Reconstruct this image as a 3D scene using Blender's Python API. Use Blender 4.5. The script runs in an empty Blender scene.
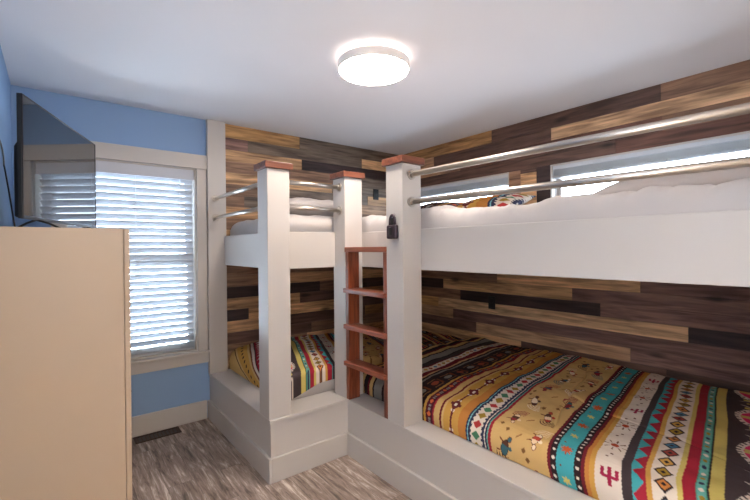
import bpy, bmesh, math, random
from mathutils import Vector, Matrix, noise
random.seed(7)
SC = bpy.context.scene
COL = SC.collection

def lin(r, g, b):
    f = lambda c: (c/255/12.92) if c/255 <= .04045 else ((c/255+.055)/1.055)**2.4
    return (f(r), f(g), f(b), 1)

# ---------------------------------------------------------------- materials
def mat(name, color=(.8, .8, .8, 1), rough=.5, metal=0, spec=.5, emit=None, estr=0, bump=0, bscale=200, var=0, vscale=3):
    m = bpy.data.materials.new(name); m.use_nodes = True
    nt = m.node_tree; b = nt.nodes['Principled BSDF']
    b.inputs['Base Color'].default_value = color
    b.inputs['Roughness'].default_value = rough
    b.inputs['Metallic'].default_value = metal
    b.inputs['Specular IOR Level'].default_value = spec
    if emit:
        b.inputs['Emission Color'].default_value = emit; b.inputs['Emission Strength'].default_value = estr
    tc = nt.nodes.new('ShaderNodeTexCoord')
    if bump:
        n = nt.nodes.new('ShaderNodeTexNoise'); n.inputs['Scale'].default_value = bscale; n.inputs['Detail'].default_value = 3
        nt.links.new(tc.outputs['Object'], n.inputs['Vector'])
        bp = nt.nodes.new('ShaderNodeBump'); bp.inputs['Strength'].default_value = bump; bp.inputs['Distance'].default_value = .002
        nt.links.new(n.outputs['Fac'], bp.inputs['Height']); nt.links.new(bp.outputs['Normal'], b.inputs['Normal'])
    if var:
        n = nt.nodes.new('ShaderNodeTexNoise'); n.inputs['Scale'].default_value = vscale; n.inputs['Detail'].default_value = 4
        nt.links.new(tc.outputs['Object'], n.inputs['Vector'])
        mx = nt.nodes.new('ShaderNodeMix'); mx.data_type = 'RGBA'
        mx.inputs[6].default_value = tuple(c*(1-var) for c in color[:3])+(1,)
        mx.inputs[7].default_value = tuple(min(1, c*(1+var)) for c in color[:3])+(1,)
        nt.links.new(n.outputs['Fac'], mx.inputs[0]); nt.links.new(mx.outputs[2], b.inputs['Base Color'])
    return m

def wood_mat(name, c1, c2, axis, rough=.5, fine=60, attr=False, knots=False):
    """grain running along `axis` (object coords); attr: board colours come from the mesh"""
    m = bpy.data.materials.new(name); m.use_nodes = True
    nt = m.node_tree; N = nt.nodes; L = nt.links; b = N['Principled BSDF']
    b.inputs['Roughness'].default_value = rough
    tc = N.new('ShaderNodeTexCoord'); mp = N.new('ShaderNodeMapping')
    sc = [fine]*3; sc[axis] = fine*.085; mp.inputs['Scale'].default_value = sc
    L.new(tc.outputs['Object'], mp.inputs['Vector'])
    vec = mp.outputs['Vector']
    if attr:
        at2 = N.new('ShaderNodeAttribute'); at2.attribute_name = 'shift'
        ad = N.new('ShaderNodeVectorMath'); ad.operation = 'ADD'
        L.new(vec, ad.inputs[0]); L.new(at2.outputs['Vector'], ad.inputs[1]); vec = ad.outputs[0]
    n1 = N.new('ShaderNodeTexNoise'); n1.inputs['Scale'].default_value = 1; n1.inputs['Detail'].default_value = 6; n1.inputs['Distortion'].default_value = .6
    L.new(vec, n1.inputs['Vector'])
    sc2 = N.new('ShaderNodeVectorMath'); sc2.operation = 'SCALE'; sc2.inputs['Scale'].default_value = .22
    L.new(vec, sc2.inputs[0])
    n2 = N.new('ShaderNodeTexNoise'); n2.inputs['Scale'].default_value = 1; n2.inputs['Detail'].default_value = 3; n2.inputs['Distortion'].default_value = 1.5
    L.new(sc2.outputs[0], n2.inputs['Vector'])
    mul = N.new('ShaderNodeMath'); mul.operation = 'MULTIPLY_ADD'; mul.inputs[1].default_value = .55
    L.new(n1.outputs['Fac'], mul.inputs[0])
    m2 = N.new('ShaderNodeMath'); m2.operation = 'MULTIPLY'; m2.inputs[1].default_value = .45
    L.new(n2.outputs['Fac'], m2.inputs[0]); L.new(m2.outputs[0], mul.inputs[2])
    rp = N.new('ShaderNodeMapRange'); rp.inputs['From Min'].default_value = .36; rp.inputs['From Max'].default_value = .62
    L.new(mul.outputs[0], rp.inputs['Value'])
    if attr:
        at = N.new('ShaderNodeAttribute'); at.attribute_name = 'Col'
        dk = N.new('ShaderNodeMix'); dk.data_type = 'RGBA'; dk.blend_type = 'MULTIPLY'; dk.inputs[0].default_value = 1
        rc = N.new('ShaderNodeValToRGB')
        rc.color_ramp.elements[0].color = (.36, .31, .29, 1); rc.color_ramp.elements[1].color = (1.34, 1.32, 1.3, 1)
        L.new(rp.outputs[0], rc.inputs[0]); L.new(at.outputs['Color'], dk.inputs[6]); L.new(rc.outputs[0], dk.inputs[7])
        out = dk.outputs[2]
    else:
        mx = N.new('ShaderNodeMix'); mx.data_type = 'RGBA'; mx.inputs[6].default_value = c1; mx.inputs[7].default_value = c2
        L.new(rp.outputs[0], mx.inputs[0]); out = mx.outputs[2]
    if knots:
        mk = N.new('ShaderNodeMapping'); s = [.01]*3; s[2] = 6.; s[axis] = 2.2; mk.inputs['Scale'].default_value = s
        L.new(tc.outputs['Object'], mk.inputs['Vector'])
        v = N.new('ShaderNodeTexVoronoi'); v.inputs['Scale'].default_value = 1; L.new(mk.outputs['Vector'], v.inputs['Vector'])
        r2 = N.new('ShaderNodeMapRange'); r2.inputs['From Min'].default_value = .06; r2.inputs['From Max'].default_value = .17
        r2.inputs['To Min'].default_value = .25
        L.new(v.outputs['Distance'], r2.inputs['Value'])
        k = N.new('ShaderNodeMix'); k.data_type = 'RGBA'; k.blend_type = 'MULTIPLY'; k.inputs[0].default_value = 1
        L.new(out, k.inputs[6]); L.new(r2.outputs[0], k.inputs[7]); out = k.outputs[2]
    L.new(out, b.inputs['Base Color'])
    bp = N.new('ShaderNodeBump'); bp.inputs['Strength'].default_value = .25; bp.inputs['Distance'].default_value = .002
    L.new(n1.outputs['Fac'], bp.inputs['Height']); L.new(bp.outputs['Normal'], b.inputs['Normal'])
    return m

def attr_mat(name, rough=.85):
    m = bpy.data.materials.new(name); m.use_nodes = True
    nt = m.node_tree; b = nt.nodes['Principled BSDF']; b.inputs['Roughness'].default_value = rough
    b.inputs['Specular IOR Level'].default_value = .25
    a = nt.nodes.new('ShaderNodeAttribute'); a.attribute_name = 'Col'
    nt.links.new(a.outputs['Color'], b.inputs['Base Color'])
    tc = nt.nodes.new('ShaderNodeTexCoord')
    n = nt.nodes.new('ShaderNodeTexNoise'); n.inputs['Scale'].default_value = 25; n.inputs['Detail'].default_value = 5
    nt.links.new(tc.outputs['Object'], n.inputs['Vector'])
    bp = nt.nodes.new('ShaderNodeBump'); bp.inputs['Strength'].default_value = .5; bp.inputs['Distance'].default_value = .006
    nt.links.new(n.outputs['Fac'], bp.inputs['Height']); nt.links.new(bp.outputs['Normal'], b.inputs['Normal'])
    return m

def glass_mat():
    m = bpy.data.materials.new('window_glass'); m.use_nodes = True
    nt = m.node_tree; nt.nodes.clear()
    o = nt.nodes.new('ShaderNodeOutputMaterial'); t = nt.nodes.new('ShaderNodeBsdfTransparent'); g = nt.nodes.new('ShaderNodeBsdfGlossy')
    g.inputs['Roughness'].default_value = .02
    fr = nt.nodes.new('ShaderNodeFresnel'); fr.inputs['IOR'].default_value = 1.3
    mx = nt.nodes.new('ShaderNodeMixShader')
    nt.links.new(fr.outputs[0], mx.inputs[0]); nt.links.new(t.outputs[0], mx.inputs[1]); nt.links.new(g.outputs[0], mx.inputs[2]); nt.links.new(mx.outputs[0], o.inputs[0])
    return m

def slat_mat():
    m = bpy.data.materials.new('blind_slat_white'); m.use_nodes = True
    nt = m.node_tree; b = nt.nodes['Principled BSDF']; o = nt.nodes['Material Output']
    b.inputs['Base Color'].default_value = (.50, .52, .55, 1); b.inputs['Roughness'].default_value = .45
    t = nt.nodes.new('ShaderNodeBsdfTranslucent'); t.inputs['Color'].default_value = (.55, .66, .8, 1)
    mx = nt.nodes.new('ShaderNodeMixShader'); mx.inputs[0].default_value = .12
    nt.links.new(b.outputs[0], mx.inputs[1]); nt.links.new(t.outputs[0], mx.inputs[2]); nt.links.new(mx.outputs[0], o.inputs[0])
    return m

def floor_mat():
    m = bpy.data.materials.new('weathered_plank_floor'); m.use_nodes = True
    nt = m.node_tree; N = nt.nodes; L = nt.links; b = N['Principled BSDF']
    tc = N.new('ShaderNodeTexCoord')
    mp = N.new('ShaderNodeMapping'); mp.inputs['Rotation'].default_value = (0, 0, math.pi/2); mp.inputs['Location'].default_value = (.3, .06, 0)
    L.new(tc.outputs['Object'], mp.inputs['Vector'])
    br = N.new('ShaderNodeTexBrick'); br.inputs['Scale'].default_value = 1
    br.inputs['Brick Width'].default_value = .9; br.inputs['Row Height'].default_value = .15; br.inputs['Mortar Size'].default_value = .0008
    br.inputs['Color1'].default_value = (0, 0, 0, 1); br.inputs['Color2'].default_value = (1, 1, 1, 1); br.inputs['Mortar'].default_value = (.5, .5, .5, 1)
    br.offset = .37
    L.new(mp.outputs['Vector'], br.inputs['Vector'])
    # grain shifted per plank
    ms = N.new('ShaderNodeMapping'); ms.inputs['Scale'].default_value = (34, 3.4, 1); L.new(tc.outputs['Object'], ms.inputs['Vector'])
    cb = N.new('ShaderNodeVectorMath'); cb.operation = 'MULTIPLY_ADD'; cb.inputs[1].default_value = (7, 13, 5)
    L.new(br.outputs['Color'], cb.inputs[0]); L.new(ms.outputs['Vector'], cb.inputs[2])
    n = N.new('ShaderNodeTexNoise'); n.inputs['Scale'].default_value = 1; n.inputs['Detail'].default_value = 7; n.inputs['Roughness'].default_value = .72; n.inputs['Distortion'].default_value = .5
    L.new(cb.outputs[0], n.inputs['Vector'])
    ramp = N.new('ShaderNodeValToRGB'); e = ramp.color_ramp.elements
    e[0].position = .35; e[0].color = lin(86, 74, 68); e[1].position = .66; e[1].color = lin(226, 216, 208)
    x = e.new(.44); x.color = lin(134, 116, 104); x = e.new(.55); x.color = lin(168, 150, 138)
    L.new(n.outputs['Fac'], ramp.inputs[0])
    tone = N.new('ShaderNodeMix'); tone.data_type = 'RGBA'; tone.blend_type = 'MULTIPLY'; tone.inputs[0].default_value = 1
    tr = N.new('ShaderNodeValToRGB'); tr.color_ramp.elements[0].color = (.74, .73, .73, 1); tr.color_ramp.elements[1].color = (1.1, 1.1, 1.1, 1)
    L.new(br.outputs['Color'], tr.inputs[0]); L.new(ramp.outputs[0], tone.inputs[6]); L.new(tr.outputs[0], tone.inputs[7])
    gm = N.new('ShaderNodeMix'); gm.data_type = 'RGBA'; gm.inputs[7].default_value = lin(90, 78, 70)
    L.new(br.outputs['Fac'], gm.inputs[0]); L.new(tone.outputs[2], gm.inputs[6])
    L.new(gm.outputs[2], b.inputs['Base Color'])
    b.inputs['Roughness'].default_value = .42
    bp = N.new('ShaderNodeBump'); bp.inputs['Strength'].default_value = .2; bp.inputs['Distance'].default_value = .002
    L.new(n.outputs['Fac'], bp.inputs['Height']); L.new(bp.outputs['Normal'], b.inputs['Normal'])
    return m

M = dict(
    white=mat('white_trim_paint', lin(194, 188, 183), .38, bump=.05, bscale=90),
    ceiling=mat('ceiling_paint', lin(226, 226, 231), .85, bump=.15, bscale=160),
    blue=mat('blue_wall_paint', lin(138, 168, 206), .7, bump=.12, bscale=160),
    backw=mat('plain_wall_paint', lin(205, 190, 172), .8),
    cream=mat('cream_laminate', lin(196, 174, 150), .45, bump=.04, bscale=120),
    creamd=mat('cream_front', lin(200, 178, 154), .45),
    steel=mat('brushed_steel', lin(186, 178, 170), .36, 1, bump=.05, bscale=300),
    knob=mat('knob_bronze', lin(60, 50, 42), .35, .9),
    sheet=mat('white_sheet', lin(186, 180, 178), .85, bump=.9, bscale=14),
    pillow=mat('white_pillowcase', lin(190, 182, 178), .85, bump=.8, bscale=16),
    black=mat('black_plastic', lin(24, 24, 26), .35),
    screen=mat('tv_screen', lin(10, 11, 14), .04, spec=1.0),
    tvedge=mat('tv_edge', lin(30, 25, 31), .3, .3),
    lockm=mat('dark_bronze', lin(66, 54, 62), .35, .6),
    lockd=mat('lock_dark', lin(18, 16, 18), .3),
    vent=mat('vent_brown', lin(66, 48, 38), .45, .3),
    lamp_white=mat('lamp_housing', lin(240, 234, 230), .5),
    diffuser=mat('lamp_diffuser', (1, 1, 1, 1), .5, emit=(1, .87, .75, 1), estr=46),
    halo=mat('lamp_back_glow', (1, 1, 1, 1), .5, emit=(1, .84, .72, 1), estr=4.5),
    fill_top=mat('added_fill_glow', (1, 1, 1, 1), .5, emit=(1, .92, .84, 1), estr=160),  # upward glow of the fill light added behind the viewpoint
    shade=mat('added_fill_shade_glow', lin(235, 222, 200), .8, emit=(1, .88, .74, 1), estr=26),  # emissive shade of that added fill light, brightens the lower room
    deck=mat('plywood_deck', lin(170, 140, 105), .7),
    cherry=wood_mat('cherry_wood', lin(92, 42, 26), lin(158, 82, 52), 2, .32, fine=55),
    cherry_x=wood_mat('cherry_wood_cap', lin(84, 44, 32), lin(132, 80, 60), 0, .32, fine=55),
    cherry_y=wood_mat('cherry_wood_rung', lin(104, 50, 36), lin(160, 92, 68), 1, .32, fine=55),
    planks_x=wood_mat('reclaimed_planks_back', None, None, 0, .55, fine=42, attr=True, knots=True),
    planks_y=wood_mat('reclaimed_planks_side', None, None, 1, .55, fine=42, attr=True, knots=True),
    quilt=attr_mat('printed_quilt'),
    floor=floor_mat(), glass=glass_mat(), slat=slat_mat(),
    grass=mat('outside_ground', lin(150, 160, 150), .9),
)

M['screen'].node_tree.nodes['Principled BSDF'].inputs['IOR'].default_value = 2.1
# ---------------------------------------------------------------- object helpers
def link(name, me, parent=None, origin=(0, 0, 0)):
    o = bpy.data.objects.new(name, me); COL.objects.link(o)
    if parent is not None: o.parent = parent
    else: o.location = origin
    return o

def wloc(o):
    v = Vector(o.location)
    while o.parent: o = o.parent; v += o.location
    return v

def obj(name, bm, m, parent=None, origin=None, bevel=0, smooth=False, segs=2):
    """bm in world coordinates -> one mesh object"""
    if origin is None and parent is None:
        xs = [v.co for v in bm.verts]
        origin = Vector(((min(c.x for c in xs)+max(c.x for c in xs))/2, (min(c.y for c in xs)+max(c.y for c in xs))/2, min(c.z for c in xs)))
    off = wloc(parent) if parent is not None else Vector(origin)
    bmesh.ops.translate(bm, verts=bm.verts, vec=-off)
    me = bpy.data.meshes.new(name)
    bmesh.ops.recalc_face_normals(bm, faces=bm.faces)
    if smooth:
        for f in bm.faces: f.smooth = True
    bm.to_mesh(me); bm.free()
    for mm in (m if isinstance(m, (list, tuple)) else [m]): me.materials.append(mm)
    o = link(name, me, parent, off)
    if bevel:
        b = o.modifiers.new('bevel', 'BEVEL'); b.width = bevel; b.segments = segs; b.limit_method = 'ANGLE'; b.angle_limit = math.radians(40)
    return o

def root(name, loc, label, cat, group=None):
    o = bpy.data.objects.new(name, None); COL.objects.link(o); o.location = loc; o.empty_display_size = .1
    o['label'] = label; o['category'] = cat
    if group: o['group'] = group
    return o

def tag(o, label, cat, group=None):
    o['label'] = label; o['category'] = cat
    if group: o['group'] = group
    return o

def struct(o): o['kind'] = 'structure'; return o

def NB(): return bmesh.new()

def box(bm, lo, hi, mi=0):
    x0, y0, z0 = lo; x1, y1, z1 = hi
    v = [bm.verts.new(p) for p in ((x0, y0, z0), (x1, y0, z0), (x1, y1, z0), (x0, y1, z0), (x0, y0, z1), (x1, y0, z1), (x1, y1, z1), (x0, y1, z1))]
    fs = []
    for q in ((0, 3, 2, 1), (4, 5, 6, 7), (0, 1, 5, 4), (1, 2, 6, 5), (2, 3, 7, 6), (3, 0, 4, 7)):
        f = bm.faces.new([v[i] for i in q]); f.material_index = mi; fs.append(f)
    return fs

def bx(lo, hi): b = NB(); box(b, lo, hi); return b

def tube(bm, p0, p1, r, n=20, caps=True):
    p0 = Vector(p0); p1 = Vector(p1); d = (p1-p0).normalized()
    a = d.orthogonal().normalized(); b = d.cross(a)
    R = []
    for p in (p0, p1):
        R.append([bm.verts.new(p+a*r*math.cos(2*math.pi*i/n)+b*r*math.sin(2*math.pi*i/n)) for i in range(n)])
    for i in range(n):
        f = bm.faces.new((R[0][i], R[0][(i+1) % n], R[1][(i+1) % n], R[1][i])); f.smooth = True
    if caps: bm.faces.new(R[0][::-1]); bm.faces.new(R[1])

def path_tube(bm, pts, r, n=8):
    pts = [Vector(p) for p in pts]; rings = []
    for i, p in enumerate(pts):
        d = (pts[min(i+1, len(pts)-1)]-pts[max(i-1, 0)]).normalized()
        a = d.cross(Vector((.13, .2, 1))).normalized(); b = d.cross(a)
        rings.append([bm.verts.new(p+a*r*math.cos(2*math.pi*k/n)+b*r*math.sin(2*math.pi*k/n)) for k in range(n)])
    for i in range(len(rings)-1):
        for k in range(n):
            f = bm.faces.new((rings[i][k], rings[i][(k+1) % n], rings[i+1][(k+1) % n], rings[i+1][k])); f.smooth = True
    bm.faces.new(rings[0][::-1]); bm.faces.new(rings[-1])

def lathe(bm, prof, c, n=64, ax=2):
    """prof: list of (r, h) about centre c along axis"""
    rings = []
    for r, h in prof:
        ring = []
        for i in range(n):
            t = 2*math.pi*i/n; u, v = r*math.cos(t), r*math.sin(t)
            p = {2: (u, v, h), 1: (u, h, v), 0: (h, u, v)}[ax]
            ring.append(bm.verts.new(Vector(c)+Vector(p)))
        rings.append(ring)
    for a, b in zip(rings, rings[1:]):
        for i in range(n): bm.faces.new((a[i], a[(i+1) % n], b[(i+1) % n], b[i]))
    bm.faces.new(rings[0]); bm.faces.new(rings[-1][::-1])

# ---------------------------------------------------------------- key sizes (metres)
H = 2.44; XL = -.2056; XR = 3.125; YB = 3.465; YN = -1.35
PX, PY, PI_ = .987, 2.256, 1.5365          # platform faces: bunk one side / front, bunk two side
PW = .145                                   # post width
Z0 = .367; ZB0, ZB1 = 1.25, 1.49

# ---------------------------------------------------------------- room shell
struct(obj('floor', bx((XL-.15, YN-.15, -.1), (XR+.15, YB+.15, 0)), M['floor']))
struct(obj('ceiling', bx((XL-.15, YN-.15, H), (XR+.15, YB+.15, H+.1)), M['ceiling']))
struct(obj('wall_left', bx((XL-.15, YN, 0), (XL, YB, H)), M['blue']))
struct(obj('wall_front', bx((XL-.15, YN-.15, 0), (XR+.15, YN, H)), M['backw']))
# back wall: blue part with the window opening, then the planked part
WX0, WX1, WZ0, WZ1 = .06, .905, .56, 2.03
b = NB()
box(b, (XL-.15, YB, 0), (WX0, YB+.15, H)); box(b, (WX1, YB, 0), (1.0, YB+.15, H))
box(b, (WX0, YB, 0), (WX1, YB+.15, WZ0)); box(b, (WX0, YB, WZ1), (WX1, YB+.15, H))
struct(obj('wall_back', b, M['blue']))

# reclaimed boards
ZR = [2.44, 2.326, 2.228]
while ZR[-1] > .1: ZR.append(ZR[-1]-.0974)
ZR.append(0)
C_TAN = (214, 172, 128); C_GOLD = (190, 148, 98); C_BRN = (142, 110, 88); C_DRK = (102, 76, 66); C_BLK = (58, 42, 42)
C_GRY = (128, 112, 98); C_RED = (106, 72, 60); C_LT = (230, 190, 148); C_PUR = (136, 104, 96); C_TB = (184, 148, 116)
POOL = [C_TAN, C_GOLD, C_BRN, C_DRK, C_GRY, C_RED, C_TB, C_BRN, C_PUR]

def plank_wall(name, along, segs_by_row, lo, hi, front, back, holes, mtl, extra=()):
    """boards as separate thin boxes in one wall mesh. along: 0 = boards run in X (wall in Y), 1 = run in Y"""
    bm = NB(); cl = bm.loops.layers.float_color.new('Col'); sh = bm.faces.layers.float_vector.new('shift') if False else bm.loops.layers.float_color.new('shift')
    rnd = random.Random(3+along)
    def board(a, c, z0, z1, col):
        jit = rnd.uniform(.82, 1.15); c3 = lin(*col); s = (rnd.uniform(0, 90), rnd.uniform(0, 90), rnd.uniform(0, 90), 1)
        d = rnd.uniform(0, .004)
        g = .0008
        if along == 0: fs = box(bm, (a+g, front+d, z0+g), (c-g, back, z1-g))
        else: fs = box(bm, (front+d, a+g, z0+g), (back, c-g, z1-g))
        for f in fs:
            for l in f.loops: l[cl] = (c3[0]*jit, c3[1]*jit, c3[2]*jit, 1); l[sh] = s
    for r in range(len(ZR)-1):
        z1, z0 = ZR[r], ZR[r+1]
        if z0 < 0: z0 = 0
        segs = segs_by_row.get(r)
        if not segs:
            segs = []; p = lo
            while p < hi-.01:
                q = min(hi, p+rnd.uniform(.45, 1.3)); 
                if hi-q < .15: q = hi
                segs.append((p, q, rnd.choice(POOL))); p = q
        for a, c, col in segs:
            parts = [(a, c)]
            for (h0, h1, hz0, hz1) in holes:
                if z0 < hz1-.02 and z1 > hz0+.02:
                    new = []
                    for (p, q) in parts:
                        if q <= h0 or p >= h1: new.append((p, q)); continue
                        if p < h0: new.append((p, h0))
                        if q > h1: new.append((h1, q))
                    parts = new
            for p, q in parts: 
                if q-p > .004: board(p, q, z0, z1, col)
    for (a, c, z0, z1, col) in extra: board(a, c, z0, z1, col)
    me_o = obj(name, bm, mtl, origin=(0, 0, 0))
    return struct(me_o)

XW = 1.0
def rowsB():
    R = {}
    R[0] = [(XW, 1.84, C_GOLD), (1.84, XR, C_GRY)]
    R[1] = [(XW, 1.337, C_PUR), (1.337, 2.574, C_GRY), (2.574, XR, C_TAN)]
    R[2] = [(XW, 1.862, C_TAN), (1.862, XR, C_BLK)]
    R[3] = [(XW, 1.45, C_BRN), (1.45, 2.3, C_BRN), (2.3, XR, C_GRY)]
    R[4] = [(XW, 1.60, C_TAN), (1.60, 2.2, C_TAN), (2.2, XR, C_GRY)]
    R[5] = [(XW, 1.7, C_BRN), (1.7, 2.65, C_GRY), (2.65, XR, C_TAN)]
    R[6] = [(XW, 1.30, C_BRN), (1.30, 2.5, C_GRY), (2.5, XR, C_TB)]
    R[7] = [(XW, 1.8, C_TAN), (1.8, XR, C_BRN)]
    R[8] = [(XW, 1.8, C_BRN), (1.8, XR, C_TB)]
    R[12] = [(XW, 1.8, C_BRN), (1.8, XR, C_BRN)]
    R[13] = [(XW, 1.45, C_BRN), (1.45, 2.55, C_TB), (2.55, XR, C_TAN)]
    R[14] = [(XW, 2.047, C_BLK), (2.047, 2.5, C_BRN), (2.5, XR, C_BLK)]
    R[15] = [(XW, 1.828, C_TAN), (1.828, 2.3, C_DRK), (2.3, XR, C_TAN)]
    R[16] = [(XW, 1.331, C_BLK), (1.331, 2.4, C_TAN), (2.4, XR, C_DRK)]
    R[17] = [(XW, 1.45, C_TAN), (1.45, 2.6, C_DRK), (2.6, XR, C_GOLD)]
    R[18] = [(XW, 1.95, C_DRK), (1.95, XR, C_BRN)]
    R[19] = [(XW, 1.9, C_BRN), (1.9, XR, C_TAN)]
    return R
b = NB(); box(b, (XW, YB+.02, 0), (XR+.15, YB+.15, H))
struct(obj('wall_back', b, M['deck']))
plank_wall('wall_back', 0, rowsB(), XW, XR, YB, YB+.02, [], M['planks_x'])

YT = YB
holes = [(2.057, 3.30, 1.741, 2.034), (.437, 1.68, 1.741, 2.034)]
def rowsC():
    lo = YN; R = {}
    R[0] = [(2.233, YT, C_GOLD), (.923, 2.233, C_DRK), (lo, .923, C_BRN)]
    R[1] = [(2.95, YT, C_TB), (1.671, 2.95, C_DRK), (lo, 1.671, C_LT)]
    R[2] = [(2.6, YT, C_TB), (.916, 2.6, C_RED), (lo, .916, C_BRN)]
    R[3] = [(1.2, YT, C_DRK), (lo, 1.2, C_RED)]
    for r in (4, 5, 6):
        R[r] = [(3.30, YT, C_BRN), (lo, .437, C_BRN)]
    R[13] = [(2.185, YT, C_BRN), (1.048, 2.185, C_TAN), (lo, 1.048, C_PUR)]
    R[14] = [(2.832, YT, C_BLK), (1.511, 2.832, C_TAN), (lo, 1.511, C_PUR)]
    R[15] = [(2.611, YT, C_BRN), (1.307, 2.611, C_BLK), (lo, 1.307, C_PUR)]
    R[16] = [(2.9, YT, C_GOLD), (.782, 2.9, C_LT), (lo, .782, C_BLK)]
    R[17] = [(2.702, YT, C_TB), (lo, 2.702, C_PUR)]
    R[18] = [(2.421, YT, C_DRK), (1.111, 2.421, C_TB), (lo, 1.111, C_PUR)]
    R[19] = [(1.95, YT, C_TAN), (.9, 1.95, C_DRK), (lo, .9, C_DRK)]
    return R
ex = [(1.945, 2.057, 1.741, 2.034, C_BRN), (1.80, 1.945, 1.741, 2.0, C_TAN), (1.80, 1.945, 2.0, 2.034, C_DRK), (1.68, 1.80, 1.741, 2.034, C_BLK)]
plank_wall('wall_right', 1, rowsC(), YN, YT, XR, XR+.02, holes, M['planks_y'], ex)
b = NB()
zz = [(0, 1.741, YN, YB+.02), (2.034, H, YN, YB+.02), (1.741, 2.034, YN, .437), (1.741, 2.034, 1.68, 2.057), (1.741, 2.034, 3.30, YB+.02)]
for z0, z1, y0, y1 in zz: box(b, (XR+.02, y0, z0), (XR+.15, y1, z1))
struct(obj('wall_right', b, M['deck']))

# baseboard under the window
b = NB(); box(b, (XL, YB-.018, 0), (.968, YB, .15))
struct(obj('baseboard_back', b, M['white'], bevel=.004))
b = NB(); box(b, (XL, YN, 0), (XL+.018, YB-.018, .15))
struct(obj('baseboard_left', b, M['white'], bevel=.004))

# ---------------------------------------------------------------- main window + trim
w = bpy.data.objects.new('window_1', None); COL.objects.link(w); w.location = ((WX0+WX1)/2, YB, WZ0); struct(w)
b = NB()
cw = .088
box(b, (WX1, YB-.019, WZ0), (WX1+cw-.014, YB, WZ1)); box(b, (WX0-cw+.014, YB-.019, WZ0), (WX0, YB, WZ1))
box(b, (WX0-cw, YB-.024, WZ1), (WX1+cw, YB, 2.143))
obj('window_casing', b, M['white'], w, bevel=.003)
b = NB(); box(b, (WX0-cw-.01, YB-.045, .5426), (WX1+cw+.004, YB+.02, .5626))
obj('window_stool', b, M['white'], w, bevel=.005)
b = NB(); box(b, (WX0-cw+.01, YB-.019, .4602), (WX1+cw, YB, .5426))
obj('window_apron', b, M['white'], w, bevel=.003)
b = NB()                      # jamb lining
box(b, (WX1-.012, YB, WZ0), (WX1, YB+.15, WZ1)); box(b, (WX0, YB, WZ0), (WX0+.012, YB+.15, WZ1))
box(b, (WX0, YB, WZ1-.012), (WX1, YB+.15, WZ1)); box(b, (WX0, YB+.02, WZ0), (WX1, YB+.15, WZ0+.012))
obj('window_jamb', b, M['white'], w, bevel=.002)
def sash(z0, z1, y):
    b = NB(); s = .045; x0, x1 = WX0+.012, WX1-.012
    box(b, (x0, y, z0), (x0+s, y+.03, z1)); box(b, (x1-s, y, z0), (x1, y+.03, z1))
    box(b, (x0+s, y, z0), (x1-s, y+.03, z0+s)); box(b, (x0+s, y, z1-s), (x1-s, y+.03, z1))
    f = obj('window_sash', b, M['white'], w, bevel=.003)
    obj('pane', bx((x0+s-.005, y+.012, z0+s-.005), (x1-s+.005, y+.018, z1-s+.005)), M['glass'], f)
sash(WZ0+.012, 1.32, YB+.075); sash(1.28, WZ1-.012, YB+.108)

# blind in the main window
bl = root('window_blind', ((WX0+WX1)/2, YB+.035, WZ0+.003), 'white horizontal slat blind lowered in the tall window beside the bunks', 'window blind')
bxl, bxr = WX0+.016, WX1-.018
obj('headrail', bx((bxl, YB+.012, 1.945), (bxr, YB+.068, WZ1-.013)), M['slat'], bl, bevel=.003)
obj('valance', bx((bxl, YB+.001, 1.935), (bxr, YB+.010, WZ1-.013)), M['sheet'] if False else mat('valance_white', lin(196, 198, 206), .5), bl, bevel=.002)
obj('bottom_rail', bx((bxl, YB+.018, .578), (bxr, YB+.062, .598)), M['slat'], bl, bevel=.004)
b = NB()
for k in range(5): box(b, (bxl, YB+.017, .600+k*.008), (bxr, YB+.063, .6035+k*.008))
z = .668; tilt = -math.radians(62)
while z < 1.935:
    hw = .025; n = 5; pts = []
    for i in range(n+1):
        t = -1+2*i/n; crown = .0028*(1-t*t)
        y = YB+.042+hw*t*math.cos(tilt)-crown*math.sin(tilt); zz_ = z+hw*t*math.sin(tilt)*1.0+crown*math.cos(tilt)
        pts.append((y, zz_))
    th = .0022
    up = [[b.verts.new((x, y, q+th)) for (y, q) in pts] for x in (bxl, bxr)]
    dn = [[b.verts.new((x, y, q)) for (y, q) in pts] for x in (bxl, bxr)]
    for i in range(n):
        b.faces.new((up[0][i], up[1][i], up[1][i+1], up[0][i+1])); b.faces.new((dn[0][i], dn[0][i+1], dn[1][i+1], dn[1][i]))
        for k in (0, 1): b.faces.new((up[k][i], up[k][i+1], dn[k][i+1], dn[k][i]))
    b.faces.new((up[0][0], dn[0][0], dn[1][0], up[1][0])); b.faces.new((up[0][n], up[1][n], dn[1][n], dn[0][n]))
    z += .0505
obj('slats', b, M['slat'], bl)
for x in (bxl+.12, (bxl+bxr)/2, bxr-.10):
    b = NB(); tube(b, (x, YB+.020, .60), (x, YB+.020, 1.95), .0011, 6); tube(b, (x, YB+.0635, .60), (x, YB+.0635, 1.95), .0011, 6)
    obj('ladder_cord', b, M['slat'], bl)
b = NB(); tube(b, (bxl+.06, YB+.0115, 1.25), (bxl+.06, YB+.0115, 1.94), .004, 8); obj('tilt_wand', b, M['slat'], bl)

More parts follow.
